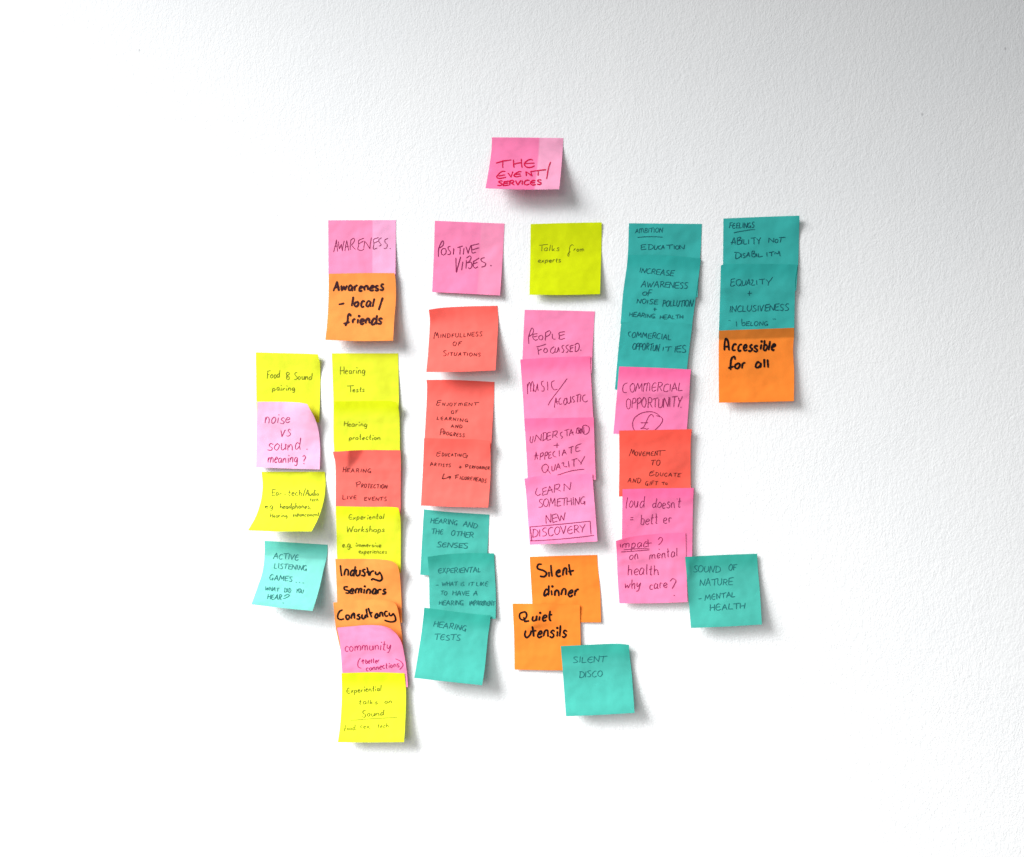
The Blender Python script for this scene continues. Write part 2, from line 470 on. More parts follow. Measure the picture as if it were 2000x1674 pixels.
RND = random.Random(5)
def word(text, x0, y0, x1, y1, h, slant=0.12, jit=0.045, gap=0.12, xh=1.0):
    """single-line handwriting from baseline point (x0,y0) to (x1,y1); returns strokes in the same units"""
    keys = []
    for ch in text:
        if ch == 'E' and RND.random() < 0.35:
            keys.append('e1')
        elif ch == 'M' and RND.random() < 0.4:
            keys.append('m1')
        else:
            keys.append(ch)
    tot = 0
    pos = []
    for i, k in enumerate(keys):
        pos.append(tot)
        tot += GL[k][0] + (gap if i < len(keys) - 1 else 0)
    L = math.hypot(x1 - x0, y1 - y0)
    sx = L / max(tot, .05)
    if len(keys) == 1 and keys[0] in 'Il.':
        sx = h * 0.7
    ux, uy = (x1 - x0) / max(L, 1e-6), (y1 - y0) / max(L, 1e-6)
    vx, vy = uy, -ux                     # up, in picture coordinates (y down)
    res = []
    for k, p in zip(keys, pos):
        gs = 1 + RND.uniform(-.09, .09)
        dy = RND.uniform(-.05, .05)
        sl = slant + RND.uniform(-.05, .05)
        for kind, pts in parse(GL[k][1]):
            q = []
            for (gx, gy) in pts:
                gx += RND.uniform(-jit, jit); gy += RND.uniform(-jit, jit)
                if xh != 1.0 and k.islower() or k == 'e':
                    gy = gy * xh if gy <= .62 else .62 * xh + (gy - .62) * (1 - .62 * xh) / .38
                a = (p + gx) * sx + sl * gy * h
                b = (gy * gs + dy) * h
                q.append((x0 + ux * a + vx * b, y0 + uy * a + vy * b))
            res.append((kind, q))
    return res

def lines(spec):
    return parse(spec)

def ribbon(pts, wpx, rng, dot=False):
    """outline of a pen stroke in photo pixels: a strip of quads with rounded ends"""
    if dot:
        c = np.array(pts[0])
        a = np.linspace(0, 6.283, 9)[:-1]
        r = wpx * 0.6
        return [tuple(c)] + [(c[0] + r * math.cos(t), c[1] + r * math.sin(t)) for t in a], \
               [(0, i + 1, (i + 1) % 8 + 1) for i in range(8)]
    p = np.array(pts)
    d = np.gradient(p, axis=0)
    ln = np.linalg.norm(d, axis=1, keepdims=True); ln[ln == 0] = 1
    d = d / ln
    nn = np.stack([-d[:, 1], d[:, 0]], -1)
    m = len(p)
    s = np.concatenate([[0], np.cumsum(np.linalg.norm(np.diff(p, axis=0), axis=1))])
    r0 = wpx * 0.5 * (0.85 if wpx < 3.3 else 0.95)
    prof = np.ones(m)
    e = np.minimum(s, s[-1] - s) / max(r0, 1e-6)
    prof = np.where(e < 1, np.sqrt(np.clip(1 - (1 - e) ** 2, 0.1, 1)), 1)
    wob = 1 + 0.13 * np.interp(np.linspace(0, 1, m), np.linspace(0, 1, 6), [rng.uniform(-1, 1) for _ in range(6)])
    r = r0 * prof * wob
    a = p + nn * r[:, None]; b = p - nn * r[:, None]
    vs = [tuple(x) for x in a] + [tuple(x) for x in b]
    fs = [(i, i + 1, m + i + 1, m + i) for i in range(m - 1)]
    return vs, fs

def write(note, origin, k, wpx, col, items, part='handwriting', label=None):
    """items in zoomed coordinates: photo pixel = origin + item / k; one mesh part"""
    verts, faces = [], []
    m = ink(col)
    for kind, pts in items:
        P = [(origin[0] + x / k, origin[1] + y / k) for x, y in pts]
        if kind == 'd':
            vs, fs = ribbon(P, wpx * 1.15, RND, dot=True)
        else:
            if kind == 'l':
                segs = []
                for a, b in zip(P, P[1:]):
                    n = max(2, int(math.hypot(b[0] - a[0], b[1] - a[1]) / 1.2) + 1)
                    bow = RND.uniform(-.03, .03) * math.hypot(b[0] - a[0], b[1] - a[1])
                    q = []
                    for t in np.linspace(0, 1, n):
                        nx, ny = -(b[1] - a[1]), (b[0] - a[0])
                        l_ = math.hypot(nx, ny) or 1
                        o_ = bow * 4 * t * (1 - t)
                        q.append((a[0] + (b[0] - a[0]) * t + nx / l_ * o_, a[1] + (b[1] - a[1]) * t + ny / l_ * o_))
                    segs += q if not segs else q[1:]
                P = np.array(segs)
            else:
                P = resample(P, None)
            if len(P) < 2:
                continue
            if len(P) == 2:
                P = resample(P, 4)
            vs, fs = ribbon(P, wpx, RND)
        vv = np.array(vs)
        h = bilin(note.own, vv[:, 0], vv[:, 1])
        if np.isnan(h).all():
            continue
        h = np.where(np.isnan(h), np.nanmedian(h), h)
        note.k += 1
        Wp = on_wall(vv[:, 0], vv[:, 1], h + 0.00022 + 0.000004 * note.k) - note.org
        off = len(verts)
        verts += [tuple(x) for x in Wp]
        faces += [tuple(off + i for i in f) for f in fs]
    if not verts:
        return None
    o = link_mesh(part, verts, faces, m, parent=note.o, smooth=False)
    if label:
        o['label'] = label
    return o

class Page:
    """a note's writing area: t() writes one line of text, s() draws strokes"""
    def __init__(self, note, ox, oy, k, wpx, col, **style):
        self.style = style
        self.a = (note, (ox, oy), k, wpx, col)
    def t(self, *words, w=None):
        n, o, k, wp, c = self.a
        it = []
        hs = [q[5] / k for q in words if not isinstance(q, str)]
        if hs and min(hs) < 9.2 and wp < 3:
            wp = wp * 0.84
        for q in words:
            if isinstance(q, str):
                it += lines(q)
            else:
                it += word(*q, **(self.style if q[5] / k > 9 or 'xh' not in self.style else {}))
        write(n, o, k, w or wp, c, it, 'handwriting')
    def s(self, spec, part, w=None):
        n, o, k, wp, c = self.a
        write(n, o, k, w or wp, c, lines(spec), part)

# ------------------------------------------------------------------ the notes
RED = (196, 0, 62); MAG = (126, 20, 74); MAR = (84, 8, 24); BLK = (20, 4, 8); OLV = (96, 98, 14)
TLI = (10, 76, 88); MGL = (165, 28, 92); BRK = (48, 6, 16); GRY = (24, 98, 100)
sd = 0
def N(label, paper, top, right, bottom, left, **kw):
    global sd
    sd += 1
    return sticky_note(label, paper, top, right, bottom, left, seed=sd, **kw)

# -- heading note
n = N('hot pink heading note with red writing THE EVENT/ SERVICES, alone above the others', 'hot',
      [(960.7, 268.4), (1030, 268.8), (1100.2, 269.7)],
      [(1100.2, 269.7), (1099.3, 287), (1096.3, 328), (1092.2, 369.8)],
      [(948.4, 367.8), (1020, 370.3), (1092.2, 369.8)],
      [(960.7, 268.4), (960.2, 289.5), (955.5, 326), (948.4, 367.8)],
      lift=24, v0=0.16, power=1.35, strip=(0.665, (0.96, 0.44, 0.64)), wave=0.6)
p = Page(n, 920, 240, 9.091, 2.6, RED)
p.t('l 440,715 570,675 715,655;l 568,660 562,800', 'l 750,648 760,800;l 890,635 905,800;l 745,735 890,705',
    'c 1100,662 1050,648 960,700 945,740 980,782 1060,790 1130,758;l 950,725 1130,713')
p.t('c 610,860 540,865 470,930 455,965 500,985 560,978 625,960;l 480,945 605,920', 'l 650,885 705,965 740,860',
    'c 895,865 840,870 770,915 758,940 800,955 890,940;l 775,918 880,905', 'l 980,945 972,865 1080,945 1058,850',
    'l 1050,866 1335,830;l 1190,855 1187,940', 'c 1412,690 1375,800 1340,1000')
p.t(('SERVICES', 465, 1115, 1245, 1092, 80), w=2.9)

# -- column under the heading, furthest left but one
n = N('pale lilac pink note reading AWARENESS. with a lighter right third, above an orange note', 'lilac',
      [(641.1, 430.3), (773.2, 429.9)], [(773.2, 429.9), (772.6, 500), (772.0, 563)],
      [(642.3, 563), (772.0, 563)], [(641.1, 430.3), (641.7, 534), (642.3, 563)],
      lift=5, strip=(0.655, (0.95, 0.46, 0.70)), wave=0.3)
p = Page(n, 620, 410, 5.772, 1.35, MAG)
p.t('l 180,478 213,335 225,470;l 190,415 228,402;l 236,355 246,440 268,385 280,465 302,345', 'l 308,465 330,345 352,460;l 312,420 354,405;l 368,450 376,335;c 372,340 410,318 415,350 378,400;l 385,400 430,448',
    'c 525,318 465,345 462,400 455,445 500,455 525,435;l 462,385 520,350;l 520,430 530,350 590,440 608,310', 'c 690,310 632,335 635,390 628,440 672,430;l 635,375 690,350;c 725,312 690,335 700,370 718,395 690,410;c 795,320 762,335 760,365 785,390 775,430 745,435', 'd 818,435')
n = N('orange note reading Awareness - local/ friends, stuck below the pale AWARENESS. note', 'amber',
      [(642.2, 534.7), (710, 533.4), (770.4, 533.4)],
      [(770.4, 533.4), (772.5, 545), (773.3, 583), (769.9, 626.6), (767.6, 665.5)],
      [(635.6, 663.8), (700, 666.2), (767.6, 665.5)],
      [(642.2, 534.7), (641.7, 583), (639.4, 626.6), (635.6, 663.8)], lift=15, v0=0.2)
p = Page(n, 620, 410, 5.772, 4.1, BRK)
p.t(('Awareness', 175, 910, 745, 905, 102))
p.t('l 237,1065 303,1050', ('local', 372, 1092, 635, 1095, 102), 'l 735,985 688,1132')
p.t('c 378,1200 360,1172 345,1190 338,1250 312,1310;l 290,1282 362,1262', ('riends', 385, 1285, 722, 1285, 105))

# -- second column
n = N('medium pink note reading POSITIVE VIBES. with slightly lighter right third', 'pink',
      [(849.3, 431.2), (915, 434), (985.2, 436.7)], [(985.2, 436.7), (982.5, 490), (976.6, 577.1)],
      [(844.1, 570.3), (910, 573.6), (976.6, 577.1)], [(849.3, 431.2), (847.2, 501), (844.1, 570.3)],
      lift=5, v0=0.3, strip=(0.665, (0.96, 0.335, 0.535)))
p = Page(n, 820, 410, 8.81, 1.9, MAG)
p.t('l 320,812 318,700 325,640;c 318,690 352,590 392,530 407,560 388,620 325,658', 'c 405,660 372,690 375,760 410,775 450,730 440,672 398,662;c 528,625 485,640 490,680 525,720 515,765 470,765;l 580,655 572,770',
    'l 645,650 740,620;l 690,640 685,770;l 760,650 745,770;l 790,630 828,748 880,605;c 885,602 890,700 900,740 965,725;l 885,612 1020,580;l 890,690 1020,650')
p.t('c 618,818 622,980 628,1075 645,1000 703,800', 'l 737,890 716,1037', 'l 790,1010 800,860;c 795,830 860,790 880,820 850,880 810,912;c 810,912 880,900 890,980 850,1012 832,985', 'l 910,890 1020,825;c 930,880 915,960 950,1000 1000,975;l 920,932 990,900;c 1115,815 1050,845 1060,880 1130,920 1120,960 1055,985', 'd 1220,958')
n = N('coral note reading MINDFULLNESS OF SITUATIONS, under the POSITIVE VIBES. note', 'coral',
      [(837.4, 605), (858.2, 601.8), (900, 599), (971.5, 597.2)],
      [(971.5, 597.2), (973, 623), (971.1, 666), (967.7, 723.4)],
      [(832.7, 726.6), (900, 726.2), (967.7, 723.4)],
      [(837.4, 605), (839.6, 623), (838.2, 661.3), (835.3, 699.5), (832.7, 726.6)],
      lift=19, v0=0.14, curls=[(0, 0, 7, 0.4)], gum=0.14)
p = Page(n, 820, 580, 10.46, 1.5, MAR, gap=.26)
p.t('c 283,865 292,800 315,715 342,790 352,790;l 342,800 358,722 382,842', ('INDFULLNESS', 415, 838, 1270, 795, 82))
p.t(('OF', 668, 998, 845, 988, 82))
p.t(('S', 465, 1200, 535, 1200, 108), ('ITUATIONS', 560, 1198, 1235, 1208, 68))
n = N('coral note reading ENJOYMENT OF LEARNING AND PROGRESS, partly under the EDUCATING note', 'coral',
      [(833.1, 742.1), (874.5, 741.9), (922.9, 743.7), (965.6, 746.1)],
      [(965.6, 746.1), (964.8, 775.2), (960, 859), (958.4, 882)],
      [(828, 876), (890, 879), (958.4, 882)],
      [(833.1, 742.1), (834.2, 754.2), (829.4, 855.8), (828, 876)], lift=7, v0=0.16, gum=0.14)
p = Page(n, 810, 730, 6.2, 1.45, BRK, gap=.3)
p.t('c 325,318 275,330 272,352 262,380 285,384 300,370;l 275,352 318,342', ('NJOY', 330, 384, 498, 394, 40), ('MEN', 528, 390, 690, 386, 38), 'l 738,352 735,384;l 712,352 780,344')
p.t(('OF', 438, 485, 522, 480, 38)); p.t(('LEARN', 265, 556, 492, 572, 40), ('ING', 510, 574, 640, 584, 38))
p.t(('AND', 434, 652, 572, 656, 38)); p.t(('P', 298, 734, 345, 738, 66), ('ROGRESS', 340, 738, 595, 768, 42))
n = N('coral note reading EDUCATING ARTISTS + PERFORMER, arrow FIGUREHEADS, stuck over the ENJOYMENT note', 'coral',
      [(828.5, 855.8), (890.6, 857.4), (939, 859), (956.5, 861.5)],
      [(956.5, 861.5), (957.6, 875.2), (958.1, 923.5), (953.5, 991.3)],
      [(822.1, 987.6), (888, 990), (953.5, 991.3)],
      [(828.5, 855.8), (826, 915), (822.1, 987.6)], lift=8, v0=0.3, curls=[(1, 0, 6, 0.35)], gum=.16)
p = Page(n, 810, 730, 6.2, 1.4, BRK, gap=.3)
p.t('c 320,942 270,955 268,975 262,995 285,1000 310,985;l 270,970 315,962', ('DUCATIN', 325, 998, 560, 1005, 38), 'c 625,965 590,970 582,995 600,1015 630,1000;l 605,985 640,985 625,1025'); 
p.t('l 185,1118 205,1070 222,1112;l 185,1100 225,1095', ('RTISTS', 235, 1120, 430, 1130, 38), 'l 530,1130 570,1126;c 545,1110 556,1138 536,1142', 'l 618,1142 612,1105;c 605,1105 645,1098 640,1118 615,1125', ('ERFORMER', 658, 1145, 900, 1164, 36))
p.t('l 482,1232 535,1222;l 500,1230 490,1275;l 490,1255 525,1250', ('IGURE', 540, 1280, 690, 1290, 40), ('HEADS', 705, 1295, 858, 1320, 48))
p.s('l 355,1205 330,1272 435,1245;l 395,1248 436,1243 418,1280', 'arrow')
n = N('teal note reading HEARING AND THE OTHER SENSES, topmost of three overlapping teal notes', 'mint',
      [(828, 994.8), (871.7, 999.6), (955.8, 1005.1)], [(955.8, 1005.1), (951.8, 1080.4), (948, 1131)],
      [(820.8, 1122.7), (885, 1127), (948, 1131)], [(828, 994.8), (823.9, 1063.7), (820.8, 1122.7)], lift=3, v0=.15)
p = Page(n, 800, 980, 4.184, 1.4, GRY)
p.t(('HEARING', 168, 172, 388, 190, 40), ('AND', 432, 200, 548, 215, 40))
p.t(('THE', 175, 262, 272, 268, 40), ('OTHER', 335, 275, 515, 295, 42)); p.t(('SENSES', 218, 368, 472, 380, 40))
n = N('teal note reading EXPERIENTAL - WHAT IS IT LIKE TO HAVE A HEARING IMPAIRMENT', 'mint',
      [(835.1, 1087.6), (871.7, 1082.8), (919.5, 1080.4), (964.9, 1080.9)],
      [(964.9, 1080.9), (966.6, 1123.4), (968.5, 1166.4), (968, 1208.7)],
      [(841, 1212), (905, 1210), (968, 1208.7)],
      [(835.1, 1087.6), (837.8, 1123.4), (839, 1185.5), (841, 1212)], lift=4, curls=[(0, 0, 5, .35)],
      crease=((1.0, .4), (.9, .52), 1.2, .12), gum=0.25)
p = Page(n, 800, 980, 4.184, 1.35, GRY)
p.t(('EXPERIENTAL', 232, 585, 580, 575, 40))
p.t('l 212,682 236,680', ('WHAT', 262, 688, 385, 686, 33), ('IS', 415, 688, 443, 688, 30), ('IT', 478, 688, 520, 688, 32), ('LIKE', 542, 688, 638, 688, 35))
p.t(('TO', 250, 760, 303, 762, 33), ('HAVE', 347, 765, 483, 765, 37), ('A', 517, 765, 550, 765, 36))
p.t(('HEARING', 236, 845, 438, 845, 38), ('IMPAIRMENT', 484, 846, 690, 848, 38))
n = N('teal note reading HEARING TESTS, lowest of three overlapping teal notes', 'mint',
      [(828.7, 1186.7), (871.7, 1192.7), (919.5, 1198.7), (958.2, 1202.3)],
      [(958.2, 1202.3), (956.5, 1219), (953, 1242.9), (947, 1302.7), (941.7, 1338.5)],
      [(809.1, 1324.2), (875, 1331.5), (941.7, 1338.5)],
      [(828.7, 1186.7), (823.9, 1231), (816.7, 1278.8), (809.1, 1324.2)], lift=20, v0=.12, curls=[(1, 0, 3, .3)], gum=0.25)
p = Page(n, 800, 980, 4.184, 1.5, GRY)
p.t(('HEARING', 194, 1020, 458, 1055, 46)); p.t(('TESTS', 202, 1124, 410, 1134, 44))

# -- third column
n = N('lime green note reading Talks from experts, above the column of pink notes', 'lime',
      [(1036.3, 437.6), (1105, 435.6), (1175.2, 434.4)], [(1175.2, 434.4), (1174.6, 483.8), (1172.1, 574.6)],
      [(1034.1, 575.7), (1100, 576.2), (1172.1, 574.6)], [(1036.3, 437.6), (1035.6, 500), (1034.1, 575.7)],
      lift=9, v0=.35, curls=[(1, 0, 2, .35)], gum=0.12)
p = Page(n, 1010, 410, 8.81, 1.45, OLV, xh=.8)
p.t('l 375,608 530,590;l 425,610 420,710', ('alks', 460, 710, 725, 702, 108),
    'c 975,620 950,598 912,620 895,700 885,800 868,785 876,750 905,722 915,712', ('rom', 968, 712, 1152, 710, 72))
p.t(('experts', 352, 905, 752, 900, 78))
n = N('pink note reading PEOPLE FOCUSSED, topmost of a column of four pink notes', 'pink',
      [(1024.8, 605.1), (1090, 606.4), (1162, 608.4)], [(1162, 608.4), (1160.3, 630.1), (1157.7, 676), (1155.1, 729)],
      [(1019, 736), (1090, 732), (1155.1, 729)], [(1024.8, 605.1), (1022.5, 650), (1019, 736)], lift=4)
p = Page(n, 1000, 590, 6.974, 1.6, MAG)
p.t('l 228,570 222,480 235,430;c 225,480 250,390 272,352 290,370 280,430 230,470', 'c 350,430 290,442 285,490 320,520 350,505;l 290,475 345,460;c 395,450 365,470 370,505 400,515 420,480 400,450 385,455;l 450,525 455,410;c 450,420 510,390 525,420 490,460 455,470', 'c 548,430 550,490 570,505 592,500;c 722,402 640,420 645,470 640,500 680,505 722,490;l 645,458 715,440')
p.t('l 330,610 465,570;l 350,620 362,718;l 350,665 405,640;c 445,630 430,665 450,690 480,670 470,635 440,628;c 575,605 530,640 525,685 560,695 580,675;c 590,620 585,680 610,680 630,612;l 630,612 640,675', 'c 712,585 680,600 685,630 705,650 690,685 672,682;c 772,580 735,600 740,630 765,650 745,685 728,680;c 840,585 790,600 795,640 785,675 830,670;l 790,630 835,615;l 860,590 858,675;c 850,580 900,560 915,600 895,660 855,680', 'd 935,655')
n = N('pink note reading MUSIC / ACOUSTIC divided by a long diagonal stroke', 'pink',
      [(1016.1, 702.3), (1043, 700.4), (1100.4, 697.3), (1153.4, 696.1)],
      [(1153.4, 696.1), (1152.7, 711.9), (1154.1, 733.4), (1158.4, 813.7), (1160, 838)],
      [(1025, 841), (1090, 839), (1160, 838)],
      [(1016.1, 702.3), (1021.5, 776.4), (1023.7, 817.3), (1025, 841)], lift=6, v0=.12, gum=0.3)
p = Page(n, 1000, 590, 6.974, 1.5, MAG)
p.t('l 212,1255 208,1110;c 210,1160 235,1090 250,1130 255,1225;c 255,1150 275,1080 292,1120 285,1225', 'c 300,1120 295,1190 315,1222 335,1160 345,1110;l 345,1110 355,1212;c 430,1072 400,1090 405,1130 435,1165 428,1212 398,1210;l 480,1080 485,1205;c 580,1068 540,1090 540,1150 575,1195 620,1185')
p.s('c 750,1040 640,1190 520,1350 490,1405', 'dividing_slash')
p.t('l 575,1440 598,1300 617,1395;l 578,1370 622,1350;c 665,1300 640,1330 645,1390 682,1383;c 715,1320 700,1370 720,1400 745,1360 735,1310 710,1322;c 745,1300 760,1380 788,1370 795,1280;l 795,1280 806,1370', 'c 852,1280 820,1298 835,1330 852,1350 828,1367;l 868,1272 932,1253;l 898,1265 890,1365;l 937,1260 927,1360;c 1000,1260 965,1280 965,1340 1000,1360 1030,1340')
n = N('pink note reading UNDERSTAND + APPECIATE QUALITY with a scribbled correction', 'pink',
      [(1023.9, 817.4), (1159.4, 815.3)], [(1159.4, 815.3), (1161.3, 872.6), (1163.7, 937.1)],
      [(1031, 950), (1163.7, 937.1)], [(1023.9, 817.4), (1029.8, 912.9), (1031, 950)], lift=5, v0=.1, gum=0.3)
p = Page(n, 1000, 800, 6.2, 1.4, MAG)
p.t('c 222,322 220,390 236,405 250,370 255,318;l 268,395 292,305 350,378 356,293;l 375,380 380,282;c 364,286 412,280 412,350 365,382;c 470,270 430,285 425,330 425,370 476,355;l 428,325 470,310', 'l 490,345 497,265;c 488,270 545,258 535,300 500,312;l 510,306 548,340;c 612,268 585,285 590,315 612,330 593,352;l 633,252 692,235;l 662,245 665,325;l 690,322 716,235 742,310;l 695,290 746,270', 'l 772,292 792,220 832,292 855,205;c 885,188 930,210 925,275 880,300 850,250 862,195 900,185',
    'l 800,245 815,288 835,230 858,285;c 778,268 790,222 822,228 802,288 780,280', 'l 868,210 872,285')
p.t('l 500,435 570,430;l 545,400 543,465')
p.t('l 272,612 290,510 308,605;l 262,562 320,553;l 335,612 345,530;c 340,535 375,520 372,555 345,572;l 395,607 401,520;c 398,525 427,510 425,545 402,562;c 475,510 440,525 445,560 440,592 482,580;l 445,552 472,545', 'c 518,500 495,525 500,562 537,575;l 570,490 572,567;l 603,562 630,480 657,542;l 610,530 652,515;l 680,465 745,440;l 718,455 715,532;c 840,410 775,440 770,480 775,507 827,495;l 775,470 805,450'); p.t('c 415,655 370,680 360,720 390,765 430,730 435,680 398,657;l 420,722 465,775;c 480,680 485,742 505,737 525,660;l 530,737 560,650 582,717;l 540,702 582,690;c 595,652 625,640 620,672 640,692 668,688', 'l 682,620 690,702;l 718,612 792,590;l 750,605 748,692;l 795,600 835,650;l 880,560 840,635 830,667')
p.s('c 548,793 700,745 800,728 875,722', 'underline')
n = N('pink note reading LEARN SOMETHING NEW with DISCOVERY boxed, lowest of the pink column', (0.96, .33, .58),
      [(1024.2, 935.2), (1040.3, 931.5), (1096.8, 927.7), (1156.8, 925.5)],
      [(1156.8, 925.5), (1158.9, 953.2), (1162.9, 1001.6), (1166.9, 1057.6)],
      [(1034.7, 1064), (1100, 1061.3), (1166.9, 1057.6)],
      [(1024.2, 935.2), (1027.4, 961.3), (1031.5, 1017.7), (1034.7, 1064)], lift=10, v0=.1, curls=[(0, 0, 4, .3)], gum=0.2)
p = Page(n, 1000, 800, 6.2, 1.4, MAG)
p.t('c 305,945 285,1015 312,1040 348,1020', 'c 420,940 370,960 375,1000 365,1037 422,1020;l 370,997 416,980;l 420,1032 455,925 492,1007;l 425,987 490,965;l 510,1007 516,905;c 512,915 575,903 562,950 520,962;l 530,960 592,990', ('N', 628, 988, 712, 975, 92))
p.t(('SOMETHING', 322, 1182, 885, 1145, 98, .08)); p.t(('NEW', 412, 1385, 650, 1342, 102, .08))
p.t(('DISCOVERY', 245, 1550, 885, 1480, 98, .08))
p.s('l 212,1420 945,1350;l 945,1350 955,1510;l 212,1590 992,1522;l 215,1420 235,1590', 'drawn_box')
n = N('orange note reading Silent dinner, partly under the Quiet Utensils note', 'orange',
      [(1034.5, 1087.7), (1100, 1085.5), (1166.3, 1083.9)], [(1166.3, 1083.9), (1167.9, 1108.4), (1171.9, 1148.7), (1173.9, 1215.6)],
      [(1042, 1216), (1110, 1215.8), (1173.9, 1215.6)], [(1034.5, 1087.7), (1039.7, 1177.7), (1042, 1216)], lift=4, v0=.3)
p = Page(n, 980, 1060, 6.2, 3.9, BLK)
p.t('c 487,260 440,265 432,310 510,340 542,372 515,410 458,405', 'l 570,350 572,415;l 595,265 610,412', ('en', 655, 412, 790, 405, 150), 'l 812,258 838,400;l 800,352 875,335')
p.t(('dinner', 500, 650, 922, 640, 135))
n = N('orange note reading Quiet Utensils, between the Silent dinner and SILENT DISCO notes', 'orange',
      [(1001, 1179), (1065, 1179.6), (1132.4, 1181)], [(1132.4, 1181), (1134, 1253.5), (1134.5, 1309.5)],
      [(1005, 1308), (1070, 1309.2), (1134.5, 1309.5)], [(1001, 1179), (1003.9, 1237.4), (1005, 1308)], lift=3, v0=.3)
p = Page(n, 980, 1060, 6.2, 3.9, BLK)
p.t('c 262,838 218,862 222,920 262,935 300,890 290,845 258,836;l 262,900 280,955 335,945', ('uiet', 362, 948, 605, 940, 112))
p.t('c 290,1060 278,1120 300,1150 345,1110 355,1060;l 368,1010 385,1140;l 355,1078 420,1065', ('ensils', 425, 1142, 785, 1140, 142))
n = N('teal note reading SILENT DISCO, covering a corner of the Quiet Utensils note', 'mint',
      [(1095.1, 1262), (1153.6, 1259.3), (1207.4, 1257.5), (1228.3, 1259.6)],
      [(1228.3, 1259.6), (1229.5, 1277.8), (1233.7, 1313.6), (1239.4, 1392.5)],
      [(1105.6, 1399.1), (1170, 1396.5), (1239.4, 1392.5)],
      [(1095.1, 1262), (1099.3, 1313.6), (1105.6, 1399.1)], lift=15, v0=.3, curls=[(1, 0, 5, .3)], level=True, gum=0.2)
p = Page(n, 1070, 1230, 8.37, 1.5, GRY)
p.t(('SILENT', 408, 540, 940, 525, 98)); p.t(('DISCO', 505, 782, 885, 765, 102))

# -- fourth column
n = N('dark teal note reading AMBITION underlined and EDUCATION, top of a teal stack', 'teal',
      [(1228.3, 436.1), (1370.8, 437.4)], [(1370.8, 437.4), (1369.4, 473.8), (1367, 510), (1362.2, 580.4)],
      [(1219, 575), (1362.2, 580.4)], [(1228.3, 436.1), (1226, 498.9), (1219, 575)], lift=4)
p = Page(n, 1200, 420, 5.58, 1.35, TLI)
p.t(('AMBITION', 224, 195, 522, 188, 48)); p.s('c 250,243 380,235 525,240', 'underline')
p.t('c 345,320 290,330 292,350 290,375 320,375 348,368;l 292,350 335,345;l 372,375 378,320;c 360,322 410,325 425,350 400,372 365,376', 'c 440,325 435,375 455,372 475,330;c 505,330 478,345 480,368 510,370;l 510,375 530,325 542,372;l 510,358 545,352', 'l 562,328 640,322;l 600,325 600,372;l 650,328 652,372;c 685,330 665,345 670,370 695,368 700,340 680,330;l 712,372 710,325 755,372 765,320')
n = N('dark teal note reading INCREASE AWARENESS OF NOISE POLLUTION + HEARING HEALTH', 'teal',
      [(1227.8, 498.3), (1271.7, 497.4), (1325.4, 500.6), (1368.5, 505.1)],
      [(1368.5, 505.1), (1367.6, 516.8), (1357.7, 590.3), (1350.9, 640)],
      [(1212, 633), (1280, 637), (1350.9, 640)],
      [(1227.8, 498.3), (1217, 572.3), (1212, 633)], lift=5, v0=.12, gum=0.15)
p = Page(n, 1200, 420, 5.58, 1.35, TLI)
p.t(('INCREASE', 268, 628, 640, 665, 56)); p.t(('AWARENESS', 287, 780, 795, 800, 62))
p.t('c 335,835 308,850 312,872 345,868 352,842 330,836;c 415,815 382,815 372,840 362,885;l 345,850 405,845')
p.t(('NOISE', 237, 960, 465, 975, 52), ('POLLUTION', 522, 992, 848, 995, 66))
p.t('l 420,1025 460,1025;l 440,1005 436,1048'); p.t(('HEARING', 157, 1103, 436, 1125, 46), ('HEALTH', 490, 1132, 745, 1132, 43))
n = N('dark teal note reading COMMERCIAL OPPORTUNITIES, flush below the INCREASE AWARENESS note', 'teal',
      [(1213.4, 629), (1280, 629.5), (1352.4, 633)], [(1352.4, 633), (1344, 700), (1337, 768)],
      [(1201, 761), (1337, 768)], [(1213.4, 629), (1207, 690), (1201, 761)], lift=4, v0=.2)
p = Page(n, 1180, 620, 10, 1.4, TLI)
p.t('c 530,280 480,290 475,340 505,382', ('OMMERCIAL', 532, 390, 1300, 435, 104))
p.t(('OPPORTUN', 545, 615, 1062, 655, 122), ('IT', 1125, 660, 1290, 660, 92), ('IES', 1358, 680, 1588, 685, 130, .1))
n = N('pink note reading COMMERCIAL OPPORTUNITY. above a circled pound sign', 'hot',
      [(1209.3, 715.9), (1280, 718.3), (1349.7, 721.7)], [(1349.7, 721.7), (1348.1, 736.8), (1345.6, 783.6), (1341.4, 838.8), (1340.6, 852)],
      [(1198.1, 847.2), (1270, 850), (1340.6, 852)], [(1209.3, 715.9), (1205.1, 766.9), (1198.1, 847.2)], lift=5, v0=.15, gum=0.3)
p = Page(n, 1180, 700, 5.98, 1.4, MAG)
p.t('c 272,285 235,300 215,350 225,395 265,400', ('OMMERCIAL', 295, 392, 912, 380, 96)); p.t(('OPPORTUNITY', 252, 582, 900, 562, 112, .1), 'd 895,570')
p.s('c 655,680 605,640 540,622 430,640 350,700 330,770 352,840 430,880 540,868 640,790 682,720 670,690 605,668', 'drawn_circle')
p.s('c 575,690 560,655 530,665 490,740 460,800 422,822;c 422,822 460,815 500,825 520,815;l 425,750 512,750', 'pound_sign')
n = N('red note reading MOVEMENT TO EDUCATE AND GIFT TO, between pink notes', 'red',
      [(1209.3, 841), (1280, 839.8), (1351.1, 838.3)], [(1351.1, 838.3), (1349.2, 858.9), (1348.9, 954.2), (1349, 972)],
      [(1208.8, 969.7), (1349, 972)], [(1209.3, 841), (1209.8, 900.7), (1208.8, 969.7)], lift=4, v0=.15, gum=0.1)
p = Page(n, 1180, 700, 5.98, 1.35, BRK, gap=.24)
